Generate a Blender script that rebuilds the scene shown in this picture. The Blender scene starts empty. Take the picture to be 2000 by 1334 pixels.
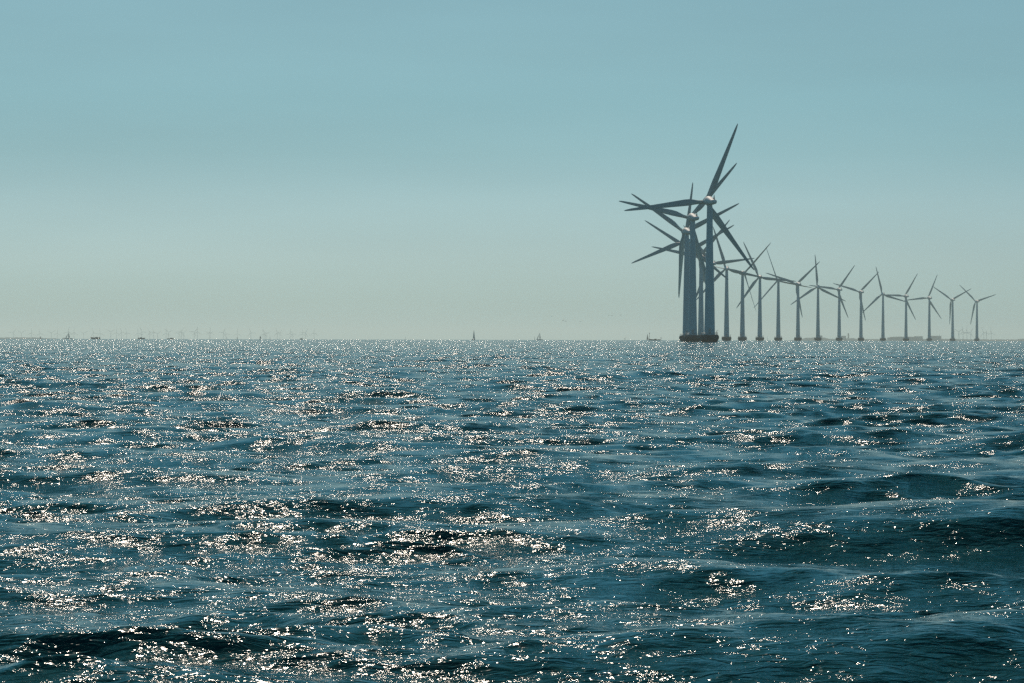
import bpy, math, random
import numpy as np
from mathutils import Vector, Matrix

scene = bpy.context.scene
col = scene.collection
rad = math.radians

# ------------------------------------------------------------------ camera
EYE = 1.75                      # metres above the mean sea, on a small boat
FPX = 5714.0                    # focal length in pixels of a 2000 px wide picture
EARTH = 6371000.0
cam_d = bpy.data.cameras.new("camera")
cam_d.sensor_width = 36.0
cam_d.lens = FPX * 36.0 / 2000.0
cam_d.clip_start = 0.5
cam_d.clip_end = 200000.0
cam = bpy.data.objects.new("camera", cam_d)
col.objects.link(cam)
PITCH = -0.074
ROLL = 0.13
cam.location = (0, 0, EYE)
cam.rotation_euler = (Matrix.Rotation(rad(90 + PITCH), 3, 'X') @ Matrix.Rotation(rad(ROLL), 3, 'Z')).to_euler()
scene.camera = cam

# ------------------------------------------------------------------ sky and sun
SUN_EL, SUN_AZ = 43.0, -7.0    # azimuth from +Y, positive towards +X
w = bpy.data.worlds.new("World")
scene.world = w
w.use_nodes = True
w.cycles.sampling_method = 'NONE'
nt = w.node_tree
for n in list(nt.nodes):
    nt.nodes.remove(n)
N = nt.nodes.new
sky = N('ShaderNodeTexSky')
sky.sky_type = 'NISHITA'
sky.sun_disc = False
sky.sun_elevation = rad(SUN_EL)
sky.sun_rotation = rad(SUN_AZ)
sky.air_density = 1.0
sky.dust_density = 0.6
sky.ozone_density = 2.0
tint = N('ShaderNodeMix'); tint.data_type = 'RGBA'; tint.blend_type = 'MULTIPLY'
tint.inputs['Factor'].default_value = 1.0
bg = N('ShaderNodeBackground'); bg.inputs['Strength'].default_value = 0.1125
out = N('ShaderNodeOutputWorld')
nt.links.new(sky.outputs[0], tint.inputs['A'])
# faint uneven bands of high thin cloud
tc = N('ShaderNodeTexCoord')
mp = N('ShaderNodeMapping'); mp.inputs['Scale'].default_value = (2.2, 2.2, 16.0)
cn = N('ShaderNodeTexNoise'); cn.inputs['Scale'].default_value = 2.0; cn.inputs['Detail'].default_value = 4.0
cr = N('ShaderNodeMapRange')
cr.inputs['From Min'].default_value = 0.3; cr.inputs['From Max'].default_value = 0.7
cr.inputs['To Min'].default_value = 0.95; cr.inputs['To Max'].default_value = 1.05
mul = N('ShaderNodeVectorMath'); mul.operation = 'SCALE'
nt.links.new(tc.outputs['Generated'], mp.inputs['Vector'])
# colour of the air by height above the horizon: pale grey green low down, teal blue above
sx = N('ShaderNodeSeparateXYZ'); nt.links.new(tc.outputs['Generated'], sx.inputs[0])
rp = N('ShaderNodeValToRGB')
stops = [(0.0, (0.284, 0.49, 0.749)), (0.0105, (0.289, 0.462, 0.656)), (0.028, (0.315, 0.465, 0.63)), (0.0455, (0.305, 0.45, 0.575)), (0.063, (0.256, 0.405, 0.487)), (0.0805, (0.25, 0.404, 0.46)), (0.098, (0.268, 0.415, 0.448)), (0.1146, (0.276, 0.42, 0.438)), (0.2, (0.135, 0.43, 0.475)), (0.4, (0.06, 0.33, 0.36)), (1.0, (0.045, 0.235, 0.27))]
el = rp.color_ramp.elements
while len(el) > 1: el.remove(el[-1])
el[0].position = 0.0; el[0].color = (*stops[0][1], 1)
for p_, c_ in stops[1:]:
    e_ = el.new(p_); e_.color = (*c_, 1)
nt.links.new(sx.outputs['Z'], rp.inputs['Fac'])
nt.links.new(rp.outputs['Color'], tint.inputs['B'])
nt.links.new(mp.outputs[0], cn.inputs['Vector'])
nt.links.new(cn.outputs['Fac'], cr.inputs['Value'])
nt.links.new(tint.outputs['Result'], mul.inputs[0])
nt.links.new(cr.outputs[0], mul.inputs['Scale'])
nt.links.new(mul.outputs[0], bg.inputs['Color'])
nt.links.new(bg.outputs[0], out.inputs['Surface'])

sd = bpy.data.lights.new("sun", 'SUN')
sd.energy = 2.9
sd.angle = rad(0.5)
sd.color = (1.0, 0.85, 0.70)
sun = bpy.data.objects.new("sun", sd)
col.objects.link(sun)
sv = Vector((math.cos(rad(SUN_EL)) * math.sin(rad(SUN_AZ)), math.cos(rad(SUN_EL)) * math.cos(rad(SUN_AZ)), math.sin(rad(SUN_EL))))
sun.rotation_euler = sv.to_track_quat('Z', 'Y').to_euler()
sun.location = (0, 0, 60)

vs = scene.view_settings
vs.view_transform = 'Standard'
vs.look = 'None'
vs.exposure = 0.0
vs.gamma = 1.0
vs.use_curve_mapping = False
scene.cycles.max_bounces = 5
scene.cycles.volume_bounces = 1
scene.cycles.use_denoising = False
scene.cycles.sample_clamp_indirect = 4.0
scene.cycles.sample_clamp_direct = 30.0
scene.cycles.caustics_reflective = False
scene.cycles.caustics_refractive = False

# ------------------------------------------------------------------ materials
def material(name, base, rough=0.5, noise=0.0, nscale=1.0, spec=0.5, noise_col=None, metallic=0.0):
    m = bpy.data.materials.new(name)
    m.use_nodes = True
    t = m.node_tree
    b = t.nodes['Principled BSDF']
    b.inputs['Base Color'].default_value = (*base, 1)
    b.inputs['Roughness'].default_value = rough
    b.inputs['Specular IOR Level'].default_value = spec
    b.inputs['Metallic'].default_value = metallic
    if noise > 0:
        g = t.nodes.new('ShaderNodeNewGeometry')
        n = t.nodes.new('ShaderNodeTexNoise')
        n.inputs['Scale'].default_value = nscale
        n.inputs['Detail'].default_value = 5
        r = t.nodes.new('ShaderNodeMapRange')
        r.inputs['From Min'].default_value = 0.35; r.inputs['From Max'].default_value = 0.7
        mx = t.nodes.new('ShaderNodeMix'); mx.data_type = 'RGBA'
        mx.inputs['A'].default_value = (*base, 1)
        c2 = noise_col or tuple(c * (1 - noise) for c in base)
        mx.inputs['B'].default_value = (*c2, 1)
        t.links.new(g.outputs['Position'], n.inputs['Vector'])
        t.links.new(n.outputs['Fac'], r.inputs['Value'])
        t.links.new(r.outputs[0], mx.inputs['Factor'])
        t.links.new(mx.outputs['Result'], b.inputs['Base Color'])
    return m

M = {
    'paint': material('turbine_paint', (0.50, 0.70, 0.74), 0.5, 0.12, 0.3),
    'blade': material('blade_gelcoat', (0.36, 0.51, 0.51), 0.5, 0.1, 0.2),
    'nacelle': material('nacelle_paint', (0.90, 0.88, 0.84), 0.6, 0.05, 0.8),
    'concrete': material('wet_concrete', (0.06, 0.075, 0.068), 0.75, 0.5, 0.9, noise_col=(0.03, 0.04, 0.034)),
    'rail': material('galvanised_steel', (0.32, 0.34, 0.34), 0.4, metallic=0.5),
    'dark': material('dark_metal', (0.03, 0.035, 0.035), 0.5),
    'sail': material('sailcloth', (0.55, 0.57, 0.54), 0.8, 0.1, 0.8),
    'darksail': material('dark_sailcloth', (0.05, 0.07, 0.08), 0.8, 0.2, 0.8),
    'hullw': material('hull_white', (0.45, 0.47, 0.46), 0.35, 0.15, 1.0),
    'hulld': material('hull_dark', (0.03, 0.045, 0.05), 0.4, 0.3, 1.0),
    'glass': material('tinted_glass', (0.02, 0.03, 0.035), 0.1),
    'alu': material('aluminium_spar', (0.4, 0.4, 0.4), 0.4, metallic=0.7),
    'cloth': material('dark_clothing', (0.04, 0.05, 0.07), 0.9),
    'feather': material('grey_feather', (0.12, 0.12, 0.12), 0.9),
    'land': material('wooded_land', (0.02, 0.07, 0.075), 0.95, 0.4, 0.02),
    'wallg': material('concrete_wall', (0.28, 0.30, 0.30), 0.8, 0.2, 0.05),
    'walld': material('dark_cladding', (0.12, 0.17, 0.22), 0.7, 0.2, 0.05),
    'roof': material('grey_roof', (0.18, 0.20, 0.21), 0.8, 0.2, 0.05),
    'brick': material('brick', (0.2, 0.12, 0.1), 0.85, 0.2, 0.1),
    'green': material('buoy_green', (0.03, 0.10, 0.07), 0.5),
    'flag': material('flag_cloth', (0.25, 0.05, 0.05), 0.8),
}

# ------------------------------------------------------------------ mesh helpers
class MB:
    def __init__(s):
        s.v = []; s.f = []
    def add(s, vs_, fs):
        o = len(s.v)
        s.v += [tuple(p) for p in vs_]
        s.f += [tuple(i + o for i in f) for f in fs]
        return s
    def box(s, c, d, rz=0.0, taper=1.0):
        x, y, z = d[0] / 2, d[1] / 2, d[2] / 2
        p = []
        for sz in (-1, 1):
            k = taper if sz > 0 else 1.0
            for sx, sy in ((-1, -1), (1, -1), (1, 1), (-1, 1)):
                q = Matrix.Rotation(rz, 3, 'Z') @ Vector((sx * x * k, sy * y * k, sz * z))
                p.append((q.x + c[0], q.y + c[1], q.z + c[2]))
        return s.add(p, [(3, 2, 1, 0), (4, 5, 6, 7), (0, 1, 5, 4), (1, 2, 6, 5), (2, 3, 7, 6), (3, 0, 4, 7)])
    def tube(s, pts, radii, n=8, cap=True):
        pts = [Vector(p) for p in pts]
        if not hasattr(radii, '__len__'):
            radii = [radii] * len(pts)
        vs_ = []; fs = []
        for i, p in enumerate(pts):
            d = (pts[min(i + 1, len(pts) - 1)] - pts[max(i - 1, 0)]).normalized()
            a = d.orthogonal().normalized() if abs(d.z) > 0.95 else Vector((0, 0, 1)).cross(d).normalized()
            b = d.cross(a)
            for k in range(n):
                t = 2 * math.pi * k / n
                vs_.append(p + (a * math.cos(t) + b * math.sin(t)) * radii[i])
        for i in range(len(pts) - 1):
            for k in range(n):
                fs.append((i * n + k, i * n + (k + 1) % n, (i + 1) * n + (k + 1) % n, (i + 1) * n + k))
        if cap:
            fs.append(tuple(reversed(range(n)))); fs.append(tuple((len(pts) - 1) * n + k for k in range(n)))
        return s.add(vs_, fs)
    def lathe(s, prof, n=32):
        vs_ = []; fs = []
        for r, z in prof:
            for k in range(n):
                t = 2 * math.pi * k / n
                vs_.append((r * math.cos(t), r * math.sin(t), z))
        m = len(prof)
        for i in range(m - 1):
            for k in range(n):
                fs.append((i * n + k, i * n + (k + 1) % n, (i + 1) * n + (k + 1) % n, (i + 1) * n + k))
        fs.append(tuple(reversed(range(n)))); fs.append(tuple((m - 1) * n + k for k in range(n)))
        return s.add(vs_, fs)
    def ring(s, r, z, t, n=32):
        pts = [(r * math.cos(2 * math.pi * k / n), r * math.sin(2 * math.pi * k / n), z) for k in range(n + 1)]
        return s.tube(pts, t, 5, False)
    def loft(s, rings):
        n = len(rings[0]); vs_ = [p for r in rings for p in r]; fs = []
        for i in range(len(rings) - 1):
            for k in range(n):
                fs.append((i * n + k, i * n + (k + 1) % n, (i + 1) * n + (k + 1) % n, (i + 1) * n + k))
        fs.append(tuple(reversed(range(n)))); fs.append(tuple((len(rings) - 1) * n + k for k in range(n)))
        return s.add(vs_, fs)
    def sheet(s, a, thick, axis=(1, 0, 0)):
        """a flat polygon given a real thickness"""
        ax = Vector(axis).normalized() * thick / 2
        n = len(a)
        vs_ = [Vector(p) - ax for p in a] + [Vector(p) + ax for p in a]
        fs = [tuple(range(n)), tuple(reversed(range(n, 2 * n)))] + [(k, (k + 1) % n, n + (k + 1) % n, n + k) for k in range(n)]
        return s.add(vs_, fs)
    def build(s, name, mat, parent=None, smooth=True, loc=None):
        me = bpy.data.meshes.new(name)
        me.from_pydata(s.v, [], s.f)
        me.materials.append(mat)
        import bmesh
        bm = bmesh.new(); bm.from_mesh(me)
        bmesh.ops.recalc_face_normals(bm, faces=bm.faces)
        bm.to_mesh(me); bm.free()
        if smooth:
            me.polygons.foreach_set('use_smooth', [True] * len(me.polygons))
            me.set_sharp_from_angle(angle=rad(40))
        o = bpy.data.objects.new(name, me)
        col.objects.link(o)
        if parent: o.parent = parent
        if loc: o.location = loc
        return o

def tag(o, label=None, cat=None, group=None, kind=None):
    if label: o['label'] = label
    if cat: o['category'] = cat
    if group: o['group'] = group
    if kind: o['kind'] = kind
    return o

def empty(name, label, cat, loc=(0, 0, 0), rz=0.0, group=None):
    o = bpy.data.objects.new(name, None)
    o.empty_display_size = 1.0
    col.objects.link(o)
    o.location = loc
    o.rotation_euler = (0, 0, rz)
    return tag(o, label, cat, group)

def at(px, D, z=0.0):
    """a point D metres out on the curved sea, on the bearing of column px"""
    return Vector(((px - 1000.0) / FPX * D, D, z - D * D / (2 * EARTH)))

# ------------------------------------------------------------------ sea
def make_sea():
    rng = np.random.RandomState(11)
    half = 0.30
    APEX = 20.0          # the fan of the mesh opens 20 m behind the lens, so it is wide already near by
    r = [6.0]
    while r[-1] < 1400:
        r.append(r[-1] + (max(0.026, r[-1] * 0.0021) if r[-1] < 160 else r[-1] * 0.0036))
    while r[-1] < 9000:
        r.append(r[-1] * 1.012)
    while r[-1] < 42000:
        r.append(r[-1] * 1.05)
    waves = []
    def band(n, l0, l1, slope, spread):
        for i in range(n):
            L = l0 * (l1 / l0) ** rng.rand()
            a = rng.randn() * spread * 0.5
            k = 2 * math.pi / L
            s = slope * math.sqrt(2.0 / n)
            waves.append((L, k * math.sin(a), -k * math.cos(a), s / k, rng.rand() * 2 * math.pi, 1.0))
    band(14, 5.0, 10.0, 0.042, 0.9)
    band(36, 2.0, 5.0, 0.078, 1.0)
    band(70, 0.6, 2.0, 0.112, 1.1)
    band(60, 0.34, 0.6, 0.070, 1.4)
    band(60, 0.15, 0.34, 0.052, 1.5)
    band(60, 0.075, 0.15, 0.038, 1.4)
    def patch(d, th):
        """one fan of the sea: every wave that the cells can carry, gusts, single crests"""
        R_, T_ = np.meshgrid(d + APEX, th, indexing='ij')
        X = R_ * np.sin(T_); Y = R_ * np.cos(T_) - APEX
        NR, NC = X.shape
        cell = np.maximum(np.gradient(d), (d + APEX) * float(th[1] - th[0]))
        def slow(scale, seed):
            g = np.random.RandomState(seed); f = np.zeros_like(X)
            for i in range(9):
                a = g.rand() * 6.28; k = 2 * math.pi / (scale * (0.6 + g.rand()))
                f += np.sin(k * (X * math.cos(a) * 0.6 + Y * math.sin(a)) + g.rand() * 6.28)
            return f / 3.0
        gust = 1.0 + 0.5 * np.clip(0.6 * slow(14.0, 3) + 0.6 * slow(4.0, 8), -1.5, 1.5)
        Z = np.zeros_like(X); DX = np.zeros_like(X); DY = np.zeros_like(X)
        lost = np.zeros(NR)
        for (L, kx, ky, A, ph, _) in waves:
            att = np.clip((L / cell - 2.6) / 2.5, 0, 1)
            kk = math.hypot(kx, ky)
            lost += (A * kk) ** 2 / 2 * (1 - att ** 2)
            n = int(np.count_nonzero(att > 0))       # the cells only grow outwards: the first n rows
            if n == 0:
                continue
            p = kx * X[:n] + ky * Y[:n] + ph
            a = att[:n, None] * A
            if L < 1.3:
                a = a * gust[:n]
            Z[:n] += a * np.cos(p)
            sn = np.sin(p) * a * 1.15
            DX[:n] -= sn * kx / kk; DY[:n] -= sn * ky / kk
        rip = np.zeros_like(X)
        # a few steeper single crests: x, y, height, half width, half length, skew of the crest line
        for cx, cy, hgt, wx, wy, sk in CRESTS:
            u = (X - cx) / wx; v = (Y - cy - sk * (X - cx)) / wy
            g = np.exp(-0.5 * u * u) * (np.exp(-0.5 * v * v) - 0.35 * np.exp(-0.5 * ((v + 1.7) / 1.1) ** 2))
            Z += hgt * g
            DY -= 0.9 * hgt * np.exp(-0.5 * (u * u + v * v))
        for cx, cy, k, wx, wy, sk in RUFFLED:
            u = (X - cx) / wx; v = (Y - cy - sk * (X - cx)) / wy
            rip += k * np.exp(-0.5 * (u ** 4 + v * v))
        D2 = X ** 2 + Y ** 2
        X = X + DX; Y = Y + DY
        Z = Z - D2 / (2 * EARTH)
        co = np.stack([X, Y, Z], -1).reshape(-1, 3).astype(np.float32)
        idx = np.arange(NR * NC).reshape(NR, NC)
        q = np.stack([idx[:-1, :-1], idx[:-1, 1:], idx[1:, 1:], idx[1:, :-1]], -1).reshape(-1, 4)
        return co, q, np.repeat(np.sqrt(lost), NC).astype(np.float32), rip.ravel().astype(np.float32)
    CRESTS = [(3.3, 25.5, 0.34, 2.3, 0.85, -0.10), (1.8, 15.7, 0.13, 1.4, 0.5, 0.02), (-3.9, 33.0, 0.2, 0.9, 0.6, 0.05),
              (-4.3, 26.8, 0.10, 0.8, 0.5, 0.0), (0.9, 21.3, 0.09, 1.4, 0.5, -0.25), (-6.5, 52.0, 0.13, 0.8, 0.7, 0.0),
              (-12.5, 96.0, 0.2, 1.6, 1.2, 0.0), (9.5, 55.0, 0.12, 1.5, 0.8, 0.0), (6.0, 70.0, 0.13, 1.5, 1.0, 0.1)]
    RUFFLED = [(0.45, 26.9, 1.3, 0.6, 0.35, 0.35), (3.4, 25.0, 0.5, 0.9, 0.5, 0), (1.9, 21.0, 0.6, 0.5, 0.4, -0.8)]
    d = np.array(r)
    dc = np.concatenate([np.arange(6.0, 60.0, 0.12), 60.0 * 1.006 ** np.arange(0, 560), [42000.0]])
    def flat(rr, tt, z0=0.0):
        A_, B_ = np.meshgrid(rr, tt, indexing='ij')
        X = A_ * np.sin(B_); Y = A_ * np.cos(B_) - APEX
        co = np.stack([X, Y, z0 - (X ** 2 + Y ** 2) / (2 * EARTH)], -1).reshape(-1, 3).astype(np.float32)
        idx = np.arange(A_.size).reshape(A_.shape)
        q = np.stack([idx[:-1, :-1], idx[:-1, 1:], idx[1:, 1:], idx[1:, :-1]], -1).reshape(-1, 4)
        return co, q, np.full(len(co), 0.15, np.float32), np.zeros(len(co), np.float32)
    parts = [patch(d, np.linspace(-half, half, 860)),                       # what the photograph looks over
             patch(dc, np.linspace(half - 0.004, 0.95, 170)),               # the sea to either side, coarser
             patch(dc, np.linspace(-0.95, -half + 0.004, 170)),
             flat(np.concatenate([np.linspace(2.0, 60, 40), np.geomspace(66, 42000, 60)]), np.linspace(0.95, 2 * math.pi - 0.95, 70)),
             flat(np.linspace(2.0, APEX + 6.05, 20), np.linspace(-0.95, 0.95, 40))]
    cos, qs, ls, rs = [], [], [], []
    base = 0
    for co_, q_, l_, r_ in parts:
        cos.append(co_); qs.append(q_ + base); ls.append(l_); rs.append(r_); base += len(co_)
    co = np.concatenate(cos); q = np.concatenate(qs); lodv = np.concatenate(ls); rv = np.concatenate(rs)
    me = bpy.data.meshes.new('sea')
    me.vertices.add(len(co)); me.vertices.foreach_set('co', co.ravel())
    me.loops.add(q.size); me.loops.foreach_set('vertex_index', q.ravel().astype(np.int32))
    me.polygons.add(len(q))
    me.polygons.foreach_set('loop_start', (np.arange(len(q)) * 4).astype(np.int32))
    me.polygons.foreach_set('use_smooth', np.ones(len(q), bool))
    at_ = me.attributes.new('chop', 'FLOAT', 'POINT')
    at_.data.foreach_set('value', lodv)
    at2 = me.attributes.new('gust', 'FLOAT', 'POINT')
    at2.data.foreach_set('value', rv)
    me.update(calc_edges=True)
    # normals must point up
    if me.polygons[0].normal.z < 0:
        me.flip_normals()
    me.materials.append(sea_material())
    o = bpy.data.objects.new('sea', me)
    col.objects.link(o)
    o['kind'] = 'structure'
    return o

def sea_material():
    m = bpy.data.materials.new('sea_water')
    m.use_nodes = True
    t = m.node_tree; L = t.links.new
    for n in list(t.nodes): t.nodes.remove(n)
    Nn = t.nodes.new
    geo = Nn('ShaderNodeNewGeometry')
    chop = Nn('ShaderNodeAttribute'); chop.attribute_name = 'chop'
    def slopes(scale, stretch, amp, detail=2.0, rough=0.6, rot=0.0, ampsock=None):
        mp = Nn('ShaderNodeMapping')
        mp.inputs['Scale'].default_value = (scale * stretch, scale, scale)
        mp.inputs['Rotation'].default_value = (0, 0, rot)
        n = Nn('ShaderNodeTexNoise'); n.inputs['Scale'].default_value = 1.0
        n.inputs['Detail'].default_value = detail; n.inputs['Roughness'].default_value = rough
        L(geo.outputs['Position'], mp.inputs['Vector']); L(mp.outputs[0], n.inputs['Vector'])
        sub = Nn('ShaderNodeVectorMath'); sub.operation = 'SUBTRACT'
        sub.inputs[1].default_value = (0.5, 0.5, 0.5)
        L(n.outputs['Color'], sub.inputs[0])
        ml = Nn('ShaderNodeVectorMath'); ml.operation = 'MULTIPLY'
        ml.inputs[1].default_value = (amp * 1.0, amp, 0.0)
        L(sub.outputs[0], ml.inputs[0])
        if ampsock is not None:
            sc = Nn('ShaderNodeVectorMath'); sc.operation = 'SCALE'
            L(ml.outputs[0], sc.inputs[0]); L(ampsock, sc.inputs['Scale'])
            return sc.outputs[0]
        return ml.outputs[0]
    def add(a, b):
        v = Nn('ShaderNodeVectorMath'); v.operation = 'ADD'
        L(a, v.inputs[0]); L(b, v.inputs[1]); return v.outputs[0]
    # gust patches modulate the ripples
    gm = Nn('ShaderNodeMapping'); gm.inputs['Scale'].default_value = (0.10, 0.22, 0.2)
    gn = Nn('ShaderNodeTexNoise'); gn.inputs['Detail'].default_value = 3.0; gn.inputs['Scale'].default_value = 1.0
    L(geo.outputs['Position'], gm.inputs['Vector']); L(gm.outputs[0], gn.inputs['Vector'])
    gr = Nn('ShaderNodeMapRange')
    gr.inputs['From Min'].default_value = 0.3; gr.inputs['From Max'].default_value = 0.7
    gr.inputs['To Min'].default_value = 0.25; gr.inputs['To Max'].default_value = 1.6
    L(gn.outputs['Fac'], gr.inputs['Value'])
    ga = Nn('ShaderNodeAttribute'); ga.attribute_name = 'gust'
    gs = Nn('ShaderNodeMath'); gs.operation = 'ADD'
    L(gr.outputs[0], gs.inputs[0]); L(ga.outputs['Fac'], gs.inputs[1])
    s = slopes(11.0, 0.8, 0.36, 1.5, 0.6, 0.15, gs.outputs[0])      # ripples about 10 cm and finer
    s = add(s, slopes(4.2, 0.7, 0.28, 1.0, 0.5, -0.2, gr.outputs[0]))
    # the chop which the mesh is too coarse to carry far out
    s = add(s, slopes(1.8, 0.7, 20.5, 2.0, 0.6, 0.1, chop.outputs['Fac']))
    s = add(s, slopes(0.22, 0.4, 5.0, 2.0, 0.6, 0.0, chop.outputs['Fac']))
    nrm = Nn('ShaderNodeVectorMath'); nrm.operation = 'NORMALIZE'
    L(add(geo.outputs['Normal'], s), nrm.inputs[0])
    b = Nn('ShaderNodeBsdfPrincipled')
    b.inputs['Base Color'].default_value = (0.005, 0.040, 0.038, 1)
    b.inputs['Roughness'].default_value = 0.05
    b.inputs['IOR'].default_value = 1.333
    # thin wind ripples with their crests across the wind
    rmp = Nn('ShaderNodeMapping'); rmp.inputs['Scale'].default_value = (6.0, 14.0, 6.0); rmp.inputs['Rotation'].default_value = (0, 0, 0.12)
    rn = Nn('ShaderNodeTexNoise'); rn.inputs['Scale'].default_value = 1.0; rn.inputs['Detail'].default_value = 3.0
    rn.inputs['Roughness'].default_value = 0.55; rn.inputs['Distortion'].default_value = 0.6
    L(geo.outputs['Position'], rmp.inputs['Vector']); L(rmp.outputs[0], rn.inputs['Vector'])
    bp = Nn('ShaderNodeBump'); bp.inputs['Strength'].default_value = 1.0; bp.inputs['Distance'].default_value = 0.030
    L(rn.outputs['Fac'], bp.inputs['Height']); L(nrm.outputs[0], bp.inputs['Normal'])
    L(bp.outputs[0], b.inputs['Normal'])
    rg = Nn('ShaderNodeMath'); rg.operation = 'MULTIPLY_ADD'
    rg.inputs[1].default_value = 0.35; rg.inputs[2].default_value = 0.05
    L(chop.outputs['Fac'], rg.inputs[0]); L(rg.outputs[0], b.inputs['Roughness'])
    o = Nn('ShaderNodeOutputMaterial')
    L(b.outputs[0], o.inputs['Surface'])
    return m

make_sea()

# ------------------------------------------------------------------ wind turbines
HUB_Z = 65.0
def blade_mb(R0=1.1, R1=38.2, pitch=0.0):
    rings = []
    n = 18
    st = [1.1, 2.4, 3.6, 5.2, 7.2, 9.5, 13, 17, 21, 25, 29, 32.5, 35, 36.8, 37.8, 38.2]
    ch = [1.7, 1.7, 1.85, 2.45, 3.0, 3.15, 2.85, 2.5, 2.15, 1.85, 1.55, 1.28, 1.05, 0.75, 0.4, 0.08]
    tk = [1.0, 1.0, 0.85, 0.55, 0.36, 0.29, 0.25, 0.23, 0.21, 0.2, 0.19, 0.18, 0.18, 0.18, 0.18, 0.18]
    for r, c, t in zip(st, ch, tk):
        tw = pitch + rad(14) * max(0, 1 - r / 30.0)
        round_ = max(0.0, min(1.0, (6.0 - r) / 3.5))
        ring = []
        for k in range(n):
            a = 2 * math.pi * k / n
            x = math.cos(a) * c / 2
            y = math.sin(a) * c / 2 * t
            if round_ < 1:            # sharpen the trailing edge and move the section back
                f = 1 - round_
                y *= 1 - f * 0.75 * max(0, math.cos(a)) ** 1.5
                x += f * c * 0.16
            xr = x * math.cos(tw) - y * math.sin(tw)
            yr = x * math.sin(tw) + y * math.cos(tw)
            ring.append((xr, yr + 0.02 * (r / 38) ** 2 * 38 * 0.6, r))
        rings.append(ring)
    return MB().loft(rings)

def nacelle_mb():
    secs = [(4.0, 1.3, 1.3, 0.0), (3.6, 1.55, 1.675, 0.075), (2.6, 1.8, 2.025, 0.175), (1.2, 1.9, 2.1, 0.15), (-0.5, 1.9, 1.95, 0.0), (-2.2, 1.8, 1.7, -0.25), (-3.8, 1.65, 1.375, -0.525), (-4.7, 1.45, 1.2, -0.65), (-5.1, 1.32, 1.15, -0.65), (-6.6, 1.28, 1.115, -0.665), (-7.4, 1.05, 0.9, -0.65), (-7.9, 0.6, 0.55, -0.65), (-8.05, 0.1, 0.1, -0.65)]
    rings = []
    for y, a, b, c in secs:
        ring = []
        for k in range(28):
            t = 2 * math.pi * k / 28
            ct, st = math.cos(t), math.sin(t)
            e = 0.82
            ring.append((a * math.copysign(abs(ct) ** e, ct), y, c + b * math.copysign(abs(st) ** e, st)))
        rings.append(ring)
    return MB().loft(rings)

def make_parts():
    P = {}
    root = empty('wind_turbine', 'x', 'wind turbine')
    P['root'] = root
    f = MB().lathe([(3.3, -3), (3.45, -0.2), (3.9, 0.7), (4.3, 1.5), (4.45, 2.1), (4.4, 2.7), (4.2, 3.2), (4.05, 3.42), (2.0, 3.45)], 48).build('foundation', M['concrete'], root)
    rl = MB()
    for k in range(18):
        a = 2 * math.pi * k / 18
        rl.tube([(3.75 * math.cos(a), 3.75 * math.sin(a), 3.4), (3.75 * math.cos(a), 3.75 * math.sin(a), 4.5)], 0.05, 5)
    rl.ring(3.75, 4.5, 0.05); rl.ring(3.75, 3.95, 0.035)
    rl.build('railing', M['rail'], f)
    d = MB().tube([(3.45, -0.3, 3.4), (3.45, -0.3, 5.0), (3.6, -0.3, 5.5), (4.2, -0.3, 5.7)], [0.14, 0.12, 0.1, 0.07], 6)
    d.build('davit', M['dark'], f)
    ld = MB()
    for s in (-0.25, 0.25):
        ld.tube([(-4.3, s, -1), (-4.45, s, 2.0), (-4.1, s, 3.6), (-4.1, s, 4.5)], 0.05, 5)
    for k in range(9):
        ld.tube([(-4.38, -0.25, 0.2 + k * 0.4), (-4.38, 0.25, 0.2 + k * 0.4)], 0.03, 5)
    ld.build('ladder', M['rail'], f)
    tw = MB()
    prof = []
    for i in range(13):
        z = 3.3 + (HUB_Z - 1.9 - 3.3) * i / 12
        r = 2.42 - (2.42 - 1.26) * (i / 12) ** 0.95
        prof.append((r, z))
    pr = [(2.62, 3.4), (2.62, 3.9), (2.44, 4.0)] + prof[1:]
    tw.lathe(pr, 40)
    for zf in (23.0, 43.0):
        rr = np.interp(zf, [p[1] for p in prof], [p[0] for p in prof])
        tw.ring(float(rr) + 0.02, zf, 0.05, 40)
    t = tw.build('tower', M['paint'], root)
    MB().box((-0.6, -2.45, 5.3), (0.95, 0.3, 2.2)).build('door', M['rail'], t, False)
    nc = nacelle_mb().build('nacelle', M['nacelle'], root, loc=(0, 0, HUB_Z))
    MB().add([(-0.28, -6.9, 0.45), (0.28, -6.9, 0.45), (0.28, -5.9, 0.45), (-0.28, -5.9, 0.45), (-0.05, -6.7, 2.5), (0.05, -6.7, 2.5), (0.05, -6.5, 2.5), (-0.05, -6.5, 2.5)],
             [(0, 1, 2, 3), (4, 5, 6, 7), (0, 1, 5, 4), (1, 2, 6, 5), (2, 3, 7, 6), (3, 0, 4, 7)]).build('wind_vane', M['dark'], nc, False)
    h = MB()
    rings = []
    for y, a in [(4.05, 1.25), (4.4, 1.5), (5.3, 1.55), (6.2, 1.35), (6.8, 0.95), (7.15, 0.4), (7.2, 0.05)]:
        rings.append([(a * math.cos(2 * math.pi * k / 24), y, a * math.sin(2 * math.pi * k / 24)) for k in range(24)])
    h.loft(rings)
    h.build('hub', M['paint'], root, loc=(0, 0, HUB_Z))
    return root

HUBY = 5.6
blade_mesh = {}
def blade_obj(root, alpha, pitch):
    if pitch not in blade_mesh:
        o = blade_mb(pitch=rad(pitch)).build('blade', M['blade'])
        blade_mesh[pitch] = o.data
    else:
        o = bpy.data.objects.new('blade', blade_mesh[pitch]); col.objects.link(o)
    o.parent = root
    # local z is the blade's long axis; turn it inside the rotor plane (x-z), alpha from +x
    o.location = (0, HUBY, HUB_Z)
    o.rotation_euler = (0, math.pi / 2 - alpha, 0)
    o.scale = (1.0, 1.0, 1.035)
    return o

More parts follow.
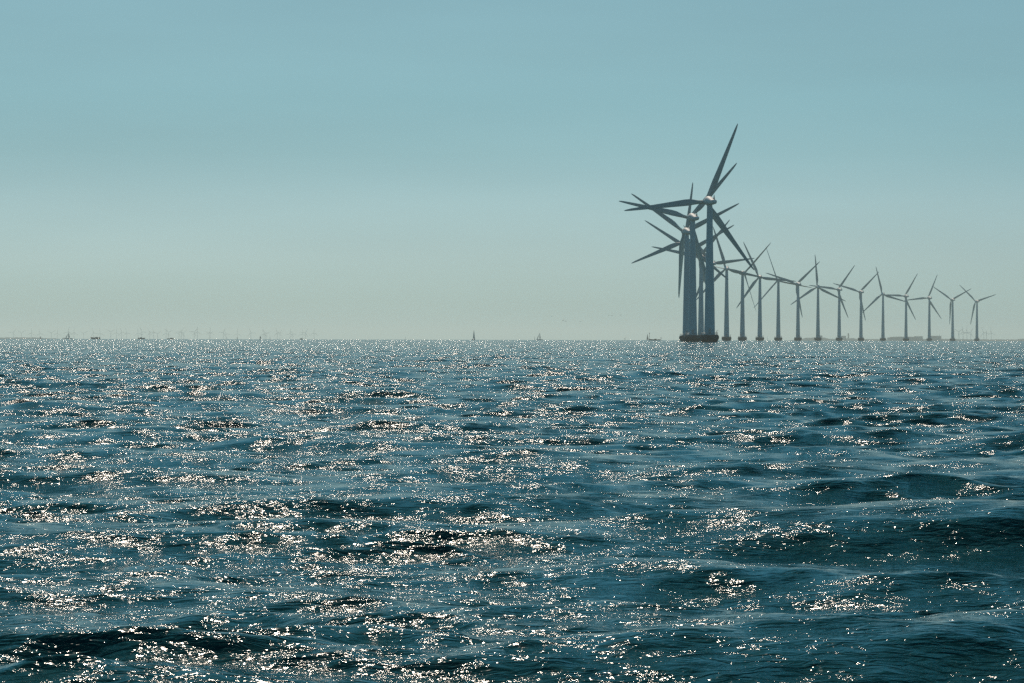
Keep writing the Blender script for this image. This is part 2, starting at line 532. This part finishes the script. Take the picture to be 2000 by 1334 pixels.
def copy_tree(o, parent=None):
    c = o.copy(); col.objects.link(c); c.parent = parent
    for ch in list(o.children):
        copy_tree(ch, c)
    return c

# column, distance, yaw of the rotor axis, angle of one blade on the picture, blade pitch, label
T = [
    (1385.5, 1345, 14, 67.6, 4, "nearest and tallest wind turbine, front of the crowded cluster, one blade reaching highest of all"),
    (1352.5, 1528, 15, 49, 4, "second nearest wind turbine, its tower between the tallest one and the crowded left edge"),
    (1341.0, 1726, 17, 145, 4, "third nearest wind turbine, leftmost tower of the cluster, one blade hanging almost straight down"),
    (1342.5, 1906, 17, 82, 4, "wind turbine hidden behind the leftmost two towers, one blade upright above the third nacelle"),
    (1350.5, 2087, 17, 147, 4, "wind turbine whose tower hides behind the second nearest tower, only blades spreading left and right"),
    (1369.0, 2267, 17, 50, 4, "slim wind turbine seen in the gap between the tallest tower and the second nearest"),
    (1391.0, 2447, 14, 7, 4, "wind turbine hidden behind the tallest tower, one nearly level blade reaching right"),
    (1419.0, 2627, 6, 107, 4, "first free standing wind turbine right of the cluster, blades up left, low left and right"),
    (1450.0, 2808, -22, 50, 60, "wind turbine turned the other way, nacelle pointing left, second right of the cluster"),
    (1484.0, 2988, 8, 114, 4, "third wind turbine right of the cluster, one blade crossing the tip of the nearest rotor"),
    (1520.0, 3168, 6, 109, 55, "fourth wind turbine right of the cluster, its blades turned thin edge on"),
    (1558.5, 3348, 17, 43, 4, "fifth wind turbine right of the cluster, at the left end of the coast"),
    (1597.5, 3528, 5, 94, 4, "wind turbine with one upright blade like a Y upside down, sixth right of the cluster"),
    (1639.0, 3709, 17, 54, 4, "wind turbine just left of the small block and chimney on the coast"),
    (1681.5, 3889, 17, 45, 4, "wind turbine just right of the chimney on the coast"),
    (1724.5, 4069, 7, 103, 4, "wind turbine just left of the long low hall on the coast"),
    (1769.5, 4249, 17, 59, 4, "wind turbine in front of the right end of the long low hall"),
    (1815.0, 4429, 17, 67, 4, "wind turbine at the left edge of the tall blue hall on the coast"),
    (1860.5, 4610, 17, 28, 4, "wind turbine second from the far right end, one blade hanging down along its tower"),
    (1908.0, 4790, 17, 18, 4, "farthest and rightmost wind turbine of the long row"),
]
root0 = make_parts()
row = []
for i, (px, D, yaw, th, pit, lab) in enumerate(T):
    o = root0 if i == 0 else copy_tree(root0)
    row.append(o)
    o['label'] = lab
    o['group'] = 'offshore wind turbines in the curved row'
    o['category'] = 'wind turbine'
for i, (px, D, yaw, th, pit, lab) in enumerate(T):
    o = row[i]
    o.location = at(px, D)
    o.rotation_euler = (0, 0, rad(yaw))
    al = math.atan2(math.sin(rad(th)), math.cos(rad(th)) / math.cos(rad(yaw)))
    for k in range(3):
        blade_obj(o, al + k * 2 * math.pi / 3, pit)

# far wind farm on the left horizon -------------------------------------------
def far_root():
    r = empty('wind_turbine', 'x', 'wind turbine')
    MB().lathe([(3.6, -2), (3.6, 3), (2.1, 4), (1.4, 66.5)], 12).build('tower', M['paint'], r)
    rings = [[(a * math.cos(2 * math.pi * k / 10), y, 68.5 + a * math.sin(2 * math.pi * k / 10)) for k in range(10)] for y, a in ((-6.5, 0.8), (-5.5, 2.0), (2.5, 2.0), (4.5, 1.6), (6, 0.4))]
    MB().loft(rings).build('nacelle', M['nacelle'], r)
    return r
FAR_D = 21500.0
far = [(26, 56), (42, 30), (61, 88), (77.5, 100), (100, 32), (112, 82), (133.5, 80), (144.5, 88), (163, 30), (183, 110), (195.5, 97), (216.3, 30),
       (227, 85), (237.5, 108), (247.5, 104), (269.5, 98), (277, 112), (292.5, 118), (300, 104), (307.5, 34), (324.5, 90), (329.5, 22), (349.5, 55),
       (354, 60), (358.5, 48), (379.5, 50), (385.5, 91), (408.5, 28), (410.5, 90), (436, 62), (441, 108), (463.5, 90), (490, 112), (514, 95), (517.2, 115),
       (519.8, 20), (541.5, 110), (546.5, 65), (566.5, 80), (571.5, 118), (590.5, 90), (596.5, 60), (613.5, 90)]
ordn = "first second third fourth fifth sixth seventh eighth ninth tenth eleventh twelfth thirteenth fourteenth fifteenth sixteenth seventeenth eighteenth nineteenth twentieth".split()
def ordinal(k):
    if k <= 20: return ordn[k - 1]
    tens = {2: 'twenty', 3: 'thirty', 4: 'forty'}[k // 10]
    return (tens[:-1] + 'ieth') if k % 10 == 0 else tens + '-' + ordn[k % 10 - 1]
def pose(a):
    a = a % 120
    if 22 <= a <= 38: return 'blades spread like a Y'
    if 84 <= a <= 96: return 'one blade straight up'
    if a > 96: return 'one blade leaning up left'
    return 'one blade leaning up right'
fr0 = far_root()
fblade = None
fars = [fr0] + [copy_tree(fr0) for _ in far[1:]]
rnd = random.Random(5)
for k, ((px, th), o) in enumerate(zip(far, fars)):
    D = FAR_D + rnd.uniform(-1500, 1500)
    o.location = at(px, D)
    o.rotation_euler = (0, 0, rad(8))
    o['label'] = f"tiny hazy far turbine, {ordinal(k + 1)} from the left, {pose(th)}"
    o['category'] = 'wind turbine'
    o['group'] = 'faint wind farm on the far horizon'
    for j in range(3):
        if fblade is None:
            b = MB().loft([[(math.cos(t_) * c / 2 , math.sin(t_) * c * 0.2, z) for t_ in (0, 1.05, 2.1, 3.14, 4.2, 5.24)] for z, c in ((1, 2.2), (8, 3.6), (20, 2.6), (36, 1.4), (40, 0.4))]).build('blade', M['blade'])
            fblade = b.data
        else:
            b = bpy.data.objects.new('blade', fblade); col.objects.link(b)
        b.parent = o
        b.location = (0, 5, 68.5)
        b.rotation_euler = (0, math.pi / 2 - rad(th) - j * 2 * math.pi / 3, 0)

# ------------------------------------------------------------------ boats
def hull_mb(L, B, H, draft=0.4, sheer=0.25, bow=1.0):
    """hull along +X (bow), sections lofted"""
    rings = []
    for i in range(11):
        u = i / 10.0
        x = -L / 2 + L * u
        wd = B / 2 * (0.78 + 0.22 * math.sin(min(u * 2, 1) * math.pi / 2)) * (1 - max(0, (u - 0.45) / 0.55) ** 2.2 * 0.97)
        top = H + sheer * (u - 0.35) ** 2 * 4 * H
        rake = bow * 0.08 * L * max(0, u - 0.6) / 0.4
        rings.append([(x + rake, -wd, top), (x + rake * 0.6, -wd * 0.92, top * 0.4), (x, -wd * 0.45, -draft * 0.8), (x, 0, -draft),
                      (x, wd * 0.45, -draft * 0.8), (x + rake * 0.6, wd * 0.92, top * 0.4), (x + rake, wd, top), (x + rake, 0, top + 0.04)])
    return MB().loft(rings)

def person(parent, loc, sit=False):
    m = MB()
    x, y, z = loc
    m.tube([(x, y, z), (x, y, z + 0.45), (x, y, z + 0.75), (x, y, z + 0.85), (x, y, z + 0.98), (x, y, z + 1.08), (x, y, z + 1.16)],
           [0.17, 0.2, 0.22, 0.08, 0.1, 0.09, 0.03], 8)
    return m

def sailboat(px, D, L, mast, head, label, jib=True, main=True, dark=False, hullmat='hullw', lift=0.0, narrow=1.0, boom=0.38, jibsep=0.0):
    r = empty('sailboat', label, 'sailboat', at(px, D, lift), rad(head), 'sailing boats on the horizon')
    sm = M['darksail'] if dark else M['sail']
    h = hull_mb(L, L * 0.3, L * 0.095, 0.5).build('hull', M[hullmat], r)
    MB().box((-0.02 * L, 0, L * 0.095 + 0.22), (L * 0.34, L * 0.17, 0.45), taper=0.85).build('cabin', M['hullw'], r, False)
    mz = L * 0.1
    MB().tube([(0.06 * L, 0, mz), (0.06 * L, 0, mast)], [0.09, 0.06], 6).build('mast', M['alu'], r)
    if main:
        b = boom * L * narrow
        MB().tube([(0.06 * L, 0, mz + 1.0), (0.06 * L - b, 0.1, mz + 1.0)], 0.06, 6).build('boom', M['alu'], r)
        s_ = MB(); rings = []
        n = 8
        g = []
        for i in range(n + 1):
            u = i / n
            zz = mz + 1.1 + (mast - 0.3 - mz - 1.1) * u
            wd = b * (1 - u) ** 0.8 + 0.08
            g.append([(0.05 * L - wd * v, 0.16 * wd * math.sin(math.pi * v * 0.8) + (0.05 if side else -0.02), zz) for side in (0, 1) for v in ((0, .33, .66, 1.0) if side == 0 else (1.0, .66, .33, 0))])
        s_.loft(g)
        s_.build('mainsail', sm, r)
    if jib:
        g = []
        for i in range(9):
            u = i / 8
            zz = mz + 0.5 + (mast * 0.9 - mz - 0.5) * u
            x0 = 0.5 * L + (0.08 * L - 0.5 * L) * u
            wd = L * 0.34 * narrow * (1 - u) + 0.06
            g.append([(x0 - jibsep - wd * v, 0.2 * wd * math.sin(math.pi * v * 0.8) + (0.05 if side else -0.02), zz) for side in (0, 1) for v in ((0, .33, .66, 1.0) if side == 0 else (1.0, .66, .33, 0))])
        MB().loft(g).build('jib', sm, r)
    return r

def motorboat(px, D, L, H, head, label, cabin=(0.0, 0.3, 1.2), mast=None, group='dark motor vessels on the horizon', mat='hulld', crew=0, stern=None, flag=False, lift=0.0):
    r = empty('motorboat', label, 'motorboat', at(px, D, lift), rad(head), group)
    hull_mb(L, L * 0.27, H, 0.5, 0.35).build('hull', M[mat], r)
    cx, cl, chh = cabin
    c = MB().box((cx * L, 0, H + chh / 2 + 0.02), (cl * L, L * 0.2, chh), taper=0.86).build('cabin', M[mat], r, False)
    MB().box((cx * L, 0, H + chh * 0.68), (cl * L * 0.96, L * 0.2 + 0.02, chh * 0.3), taper=0.97).build('window', M['glass'], c, False)
    if stern:
        sx, sl, sh = stern
        MB().box((sx * L, 0, H + sh / 2), (sl * L, L * 0.12, sh), taper=0.8).build('wheelhouse', M[mat], r, False)
    if mast:
        mx, mh = mast
        m_ = MB().tube([(mx * L, 0, H), (mx * L, 0, mh)], [0.1, 0.05], 6)
        m_.tube([(mx * L, -0.6, mh * 0.8), (mx * L, 0.6, mh * 0.8)], 0.04, 5)
        m_.build('mast', M['dark'], r)
    if flag:
        f = MB().tube([(-0.46 * L, 0, H * 0.9), (-0.5 * L, 0, H + 2.0)], 0.04, 5).build('flagpole', M['dark'], r)
        MB().sheet([(-0.5 * L, 0, H + 1.9), (-0.5 * L - 0.9, 0.1, H + 1.8), (-0.5 * L - 0.9, 0.1, H + 1.2), (-0.5 * L, 0, H + 1.3)], 0.04, (0, 1, 0)).build('flag', M['flag'], f, False)
    for k in range(crew):
        p = person(r, (0, 0, 0)).build('person', M['cloth'])
        p.location = Vector(at(px, D, lift)) + Vector((math.cos(rad(head)) * (-0.08 - 0.08 * k) * L, math.sin(rad(head)) * (-0.08 - 0.08 * k) * L, H + 0.05))
        tag(p, "tiny figure in dark clothing standing in the low dark speedboat", 'person')
    return r

# sail on the open horizon
sailboat(925.5, 3700, 10.5, 12.8, 75, "tall slim sailboat alone at the middle of the horizon, its sails seen nearly edge on", narrow=0.9)
sailboat(1054.5, 4200, 9.0, 10.8, 165, "two sailed boat with a white hull side on, right of the slim sailboat", narrow=0.45, jibsep=0.0)
sailboat(1044.2, 6500, 7.0, 9.0, 80, "very faint tiny sail just left of the two sailed boat", narrow=0.8)
sailboat(1264.5, 5600, 9.5, 12.6, 62, "bluish triangular sail beside the low dark speedboat", narrow=1.0, dark=True)
sailboat(134.5, 4100, 10.0, 9.0, 178, "sailboat with a long low hull, second boat from the left, below the far turbines", narrow=0.5, jib=True)
sailboat(508.6, 3600, 5.0, 4.6, 70, "tiny dark sail among the far wind turbines, standing alone", dark=True, hullmat='hulld', narrow=1.0)
sailboat(527.3, 6800, 6.5, 9.0, 85, "faint tiny pale sail just right of the tiny dark sail", narrow=0.7)
sailboat(443.0, 6800, 6.5, 7.5, 85, "faint tiny pale sail, left of the tiny dark sail", narrow=0.6)
sailboat(791.5, 7000, 7.0, 10.0, 85, "faint lone mast far left of the tall slim sailboat", narrow=0.3)
sailboat(1220.5, 7000, 6.5, 8.5, 70, "faint tiny sail left of the bluish triangular sail", narrow=1.0)
sailboat(1292.3, 6500, 7.0, 11.5, 88, "thin bare mast just right of the low dark speedboat", main=False, jib=False)
sailboat(1316.0, 6500, 7.0, 12.5, 88, "thin bare mast between the speedboat and the big turbine foundations", main=False, jib=False)
sailboat(1499.0, 6800, 7.0, 11.0, 80, "faint tiny sail between two turbine foundations right of the cluster", narrow=0.7)
motorboat(187.0, 3900, 12.0, 1.7, 180, "dark long motor vessel with a small stern post, leftmost of the dark vessels", cabin=(-0.08, 0.34, 0.9), stern=(-0.42, 0.05, 1.5))
motorboat(276.0, 3900, 9.0, 1.2, 0, "dark vessel with a thick mast and a sloping cabin, middle one of three", cabin=(-0.05, 0.34, 1.1), mast=(-0.02, 6.2), stern=(-0.42, 0.1, 1.0))
motorboat(332.5, 4100, 8.5, 1.1, 0, "small flat dark motor vessel, right one of three below the far turbines", cabin=(0.15, 0.25, 0.9))
motorboat(589.3, 3600, 3.8, 0.9, 180, "tiny dark open boat near the right end of the far turbines", cabin=(0.1, 0.4, 0.5))
motorboat(1279.5, 3000, 11.5, 0.95, 176, "low dark speedboat with its bow up, left of the big turbine foundations", cabin=(-0.02, 0.2, 0.6), crew=1, flag=True, group='speedboat')
motorboat(124.0, 8500, 6.0, 3.2, 0, "faint bluish smudge of a far ship left of the long hulled sailboat", cabin=(0.0, 0.5, 0.8), mat='hulld', group='far ship')

def mark(px, D, h, label, top=True):
    r = empty('navigation_mark', label, 'navigation mark', at(px, D), 0, 'posts and marks in the water')
    MB().lathe([(0.5, -0.6), (0.62, 0), (0.55, 0.6), (0.2, 0.9), (0.16, h)], 14).build('post', M['dark'], r)
    if top:
        MB().lathe([(0.05, h), (0.55, h + 0.2), (0.55, h + 1.1), (0.05, h + 1.2)], 12).build('topmark', M['green'], r)
    return r
mark(79.2, 3300, 1.6, "short dark post in the water in front of the thin strip of land")
mark(463.4, 3900, 1.4, "dark stubby mark below the far turbine with one upright blade")
mark(1268.4, 3400, 7.6, "tall thin pole with a small topmark between the bluish sail and speedboat")

# ------------------------------------------------------------------ birds
def bird(px, py, D, flap, label):
    m = MB()
    m.tube([(-0.3, 0, 0), (-0.15, 0, 0), (0.1, 0, 0.0), (0.28, 0, 0.03), (0.4, 0, 0.02)], [0.03, 0.1, 0.12, 0.07, 0.01], 8)
    for s in (-1, 1):
        ring = []
        for u, c in ((0.05, 0.26), (0.3, 0.24), (0.6, 0.14), (0.8, 0.03)):
            z = math.sin(flap) * u * (1 if u < 0.35 else 0.8)
            ring.append([(c / 2, s * u, z), (0, s * u, z + 0.03), (-c / 2, s * u, z), (0, s * u, z - 0.02)])
        m.loft(ring)
    o = m.build('bird', M['feather'])
    z = EYE + (660.0 - py) / FPX * D
    o.location = ((px - 1000) / FPX * D, D, z)
    o.rotation_euler = (0, 0, rad(60))
    o.scale = (1.35, 1.35, 1.35)
    tag(o, label, 'bird', 'birds flying low over the horizon')
    return o
for px, py, fl, lb in [(1077, 618.5, 0.5, "leftmost bird, flying alone above the two sailed boat"),
                       (1099.5, 626.5, 0.9, "bird at the left of the close lower pair"),
                       (1105, 627.5, -0.4, "bird at the right of the close lower pair"),
                       (1133.5, 628.5, 0.2, "lowest faint bird, midway between the two flying pairs"),
                       (1188.7, 616.8, 0.7, "bird at the left of the close upper pair"),
                       (1195.3, 616.6, 0.4, "bird at the right of the close upper pair"),
                       (1211.5, 615.2, 0.1, "rightmost bird, alone between the upper pair and the turbine blades")]:
    bird(px, py, 2200, fl, lb)

# ------------------------------------------------------------------ the coast behind the row
def coast(name, px0, px1, D, hfun, depth=700, n=260, seed=2):
    rng = random.Random(seed)
    m = MB(); vs_ = []; fs = []
    rows = [0, 25, 70, 200, depth]
    amp = [0.0, 0.55, 1.0, 1.0, 0.0]
    nz = [rng.uniform(-1, 1) for _ in range(n + 1)]
    for i in range(n + 1):
        px = px0 + (px1 - px0) * i / n
        h = hfun(px)
        for rI, (dy, a) in enumerate(zip(rows, amp)):
            p = at(px, D + dy)
            z = -3.0 if rI in (0, len(rows) - 1) else h * a + (nz[i] * 0.9 + rng.uniform(-0.5, 0.5)) * min(1, h / 8)
            vs_.append((p.x, p.y, p.z + z))
    k = len(rows)
    for i in range(n):
        for j in range(k - 1):
            fs.append((i * k + j, (i + 1) * k + j, (i + 1) * k + j + 1, i * k + j + 1))
    m.add(vs_, fs)
    o = m.build(name, M['land'])
    o['kind'] = 'structure'
    return o
CD = 11500.0
HID = (CD - 4400.0) ** 2 / (2 * EARTH)         # hidden by the curve of the sea
def hc(px):
    pts = [(1540, 1.0), (1560, 3.5), (1577, 6.5), (1600, 7.4), (1612, 6.5), (1618, 4), (1640, 4.5), (1652, 5.2), (1668, 5.8), (1675, 3.4), (1700, 4.2), (1722, 3.6),
           (1735, 3), (1790, 4.5), (1806, 4), (1830, 4.5), (1850, 5.0), (1865, 4.6), (1895, 4.2), (1930, 3.8), (1985, 4), (1992, 5.2), (2010, 6), (2200, 6), (2400, 2)]
    px_ = [p[0] for p in pts]; hv = [p[1] for p in pts]
    return max(0.5, float(np.interp(px, px_, hv))) * CD / FPX + HID - 2.0
coast('coast', 1543, 2400, CD, hc, n=420)
coast('headland', -320, 112, CD, lambda px: HID + 4.6 * (1 if px < 70 else max(0.3, (112 - px) / 42)), n=200, seed=6)

def building(px0, px1, ytop, label, wall='wallg', roofed=False, D=CD + 60, depth=70, extra=None):
    wd = (px1 - px0) / FPX * D
    H = ytop / FPX * D + HID
    r = empty('industrial_building', label, 'building', at((px0 + px1) / 2, D), 0, 'buildings on the far coast')
    MB().box((0, 0, H / 2), (wd, depth, H)).build('wall', M[wall], r, False)
    if roofed:
        g = MB()
        n = 10
        for i in range(n):
            x0 = -wd / 2 + wd * i / n
        vs_ = []
        for y in (-depth / 2 - 1, depth / 2 + 1):
            for i in range(n + 1):
                t = math.pi * i / n
                vs_.append((-math.cos(t) * (wd / 2 + 1), y, H + 0.02 + math.sin(t) * 4))
        m = n + 1
        g.add(vs_, [(i, i + 1, m + i + 1, m + i) for i in range(n)] + [tuple(range(m)), tuple(reversed(range(m, 2 * m))), (0, m, 2 * m - 1, n)])
        g.build('roof', M['roof'], r)
    else:
        MB().box((0, 0, H + 0.6), (wd + 1.2, depth + 1.2, 1.2)).build('roof', M['roof'], r, False)
    d = MB()
    for i in range(max(2, int(wd / 14))):
        x = -wd / 2 + (i + 0.5) * wd / max(2, int(wd / 14))
        d.box((x, -depth / 2, H * 0.72), (5, 0.3, 3))
    d.build('window', M['glass'], r, False)
    return r
building(1598, 1604.5, 9.2, "small pale block behind the turbine with one upright blade")
building(1645, 1650.5, 8.6, "square pale block just left of the chimney on the coast")
building(1735, 1791, 6.0, "long low hall with a rounded roof on the far coast", 'walld', True)
building(1788, 1800, 8.2, "small flat roofed block right of the long low hall", 'wallg')
building(1816.5, 1836, 9.0, "tall flat roofed blue hall on the far coast", 'walld')
def chimney(px, top, rr, name, label, cat, mat='wallg', D=CD + 100):
    H = top / FPX * D + HID
    r = empty(name, label, cat, at(px, D), 0)
    MB().lathe([(rr * 1.15, -2), (rr, H * 0.5), (rr * 0.85, H)], 16).build('shaft', M[mat], r)
    MB().lathe([(rr * 0.95, H + 0.02), (rr * 0.95, H + 1.6)], 16).build('rim', M['dark'], r)
    return r
chimney(1657, 13.5, 2.9, 'chimney', 'slim chimney standing on the wooded coast', 'chimney', 'brick')
chimney(1926.5, 19.0, 0.7, 'radio_mast', 'tall thin mast rising from the far right coast', 'mast', 'rail')
chimney(1864.3, 20.0, 0.45, 'radio_mast', 'thin mast close behind the second turbine from the right end', 'mast', 'rail')
chimney(1834.8, 12.5, 0.6, 'radio_mast', 'short mast on the right end of the tall blue hall', 'mast', 'rail')
for k, (px, th) in enumerate([(1873, 30), (1881, 100), (1888.5, 88), (1896, 60), (1921.5, 112), (1936, 95)]):
    o = copy_tree(fr0)
    # parts already include the blades of the first one
    D = 17500.0 + 300 * k
    o.location = at(px, D)
    o.rotation_euler = (0, 0, rad(8))
    j = 0
    for ch in o.children:
        if ch.name.startswith('blade'):
            ch.rotation_euler = (0, math.pi / 2 - rad(th) - j * 2 * math.pi / 3, 0); j += 1
    o['label'] = f"tiny faint wind turbine above the far right coast, {ordinal(k + 1)} from the left there"
    o['category'] = 'wind turbine'
    o['group'] = 'faint turbines above the coast'

# ------------------------------------------------------------------ haze
hz = MB()
x0, x1, y0, y1, z0, z1 = -43000, 43000, -43000, 43000, -150.0, 112.0
hz.add([(x0, y0, z0), (x1, y0, z0), (x1, y1, z0), (x0, y1, z0), (x0, y0, z1), (x1, y0, z1), (x1, y1, z1), (x0, y1, z1)],
       [(3, 2, 1, 0), (4, 5, 6, 7), (0, 1, 5, 4), (1, 2, 6, 5), (2, 3, 7, 6), (3, 0, 4, 7)])
hm = bpy.data.materials.new('haze_air')
hm.use_nodes = True
ht = hm.node_tree
for n in list(ht.nodes): ht.nodes.remove(n)
pv = ht.nodes.new('ShaderNodeVolumePrincipled')
pv.inputs['Color'].default_value = (0.85, 1.0, 0.97, 1)
pv.inputs['Density'].default_value = 6.2e-5
pv.inputs['Anisotropy'].default_value = 0.5
ho = ht.nodes.new('ShaderNodeOutputMaterial')
ht.links.new(pv.outputs[0], ho.inputs['Volume'])
hazeo = hz.build('haze', hm, None, False)
hazeo['kind'] = 'stuff'
hazeo['label'] = 'pale blue sea haze fading the far things'
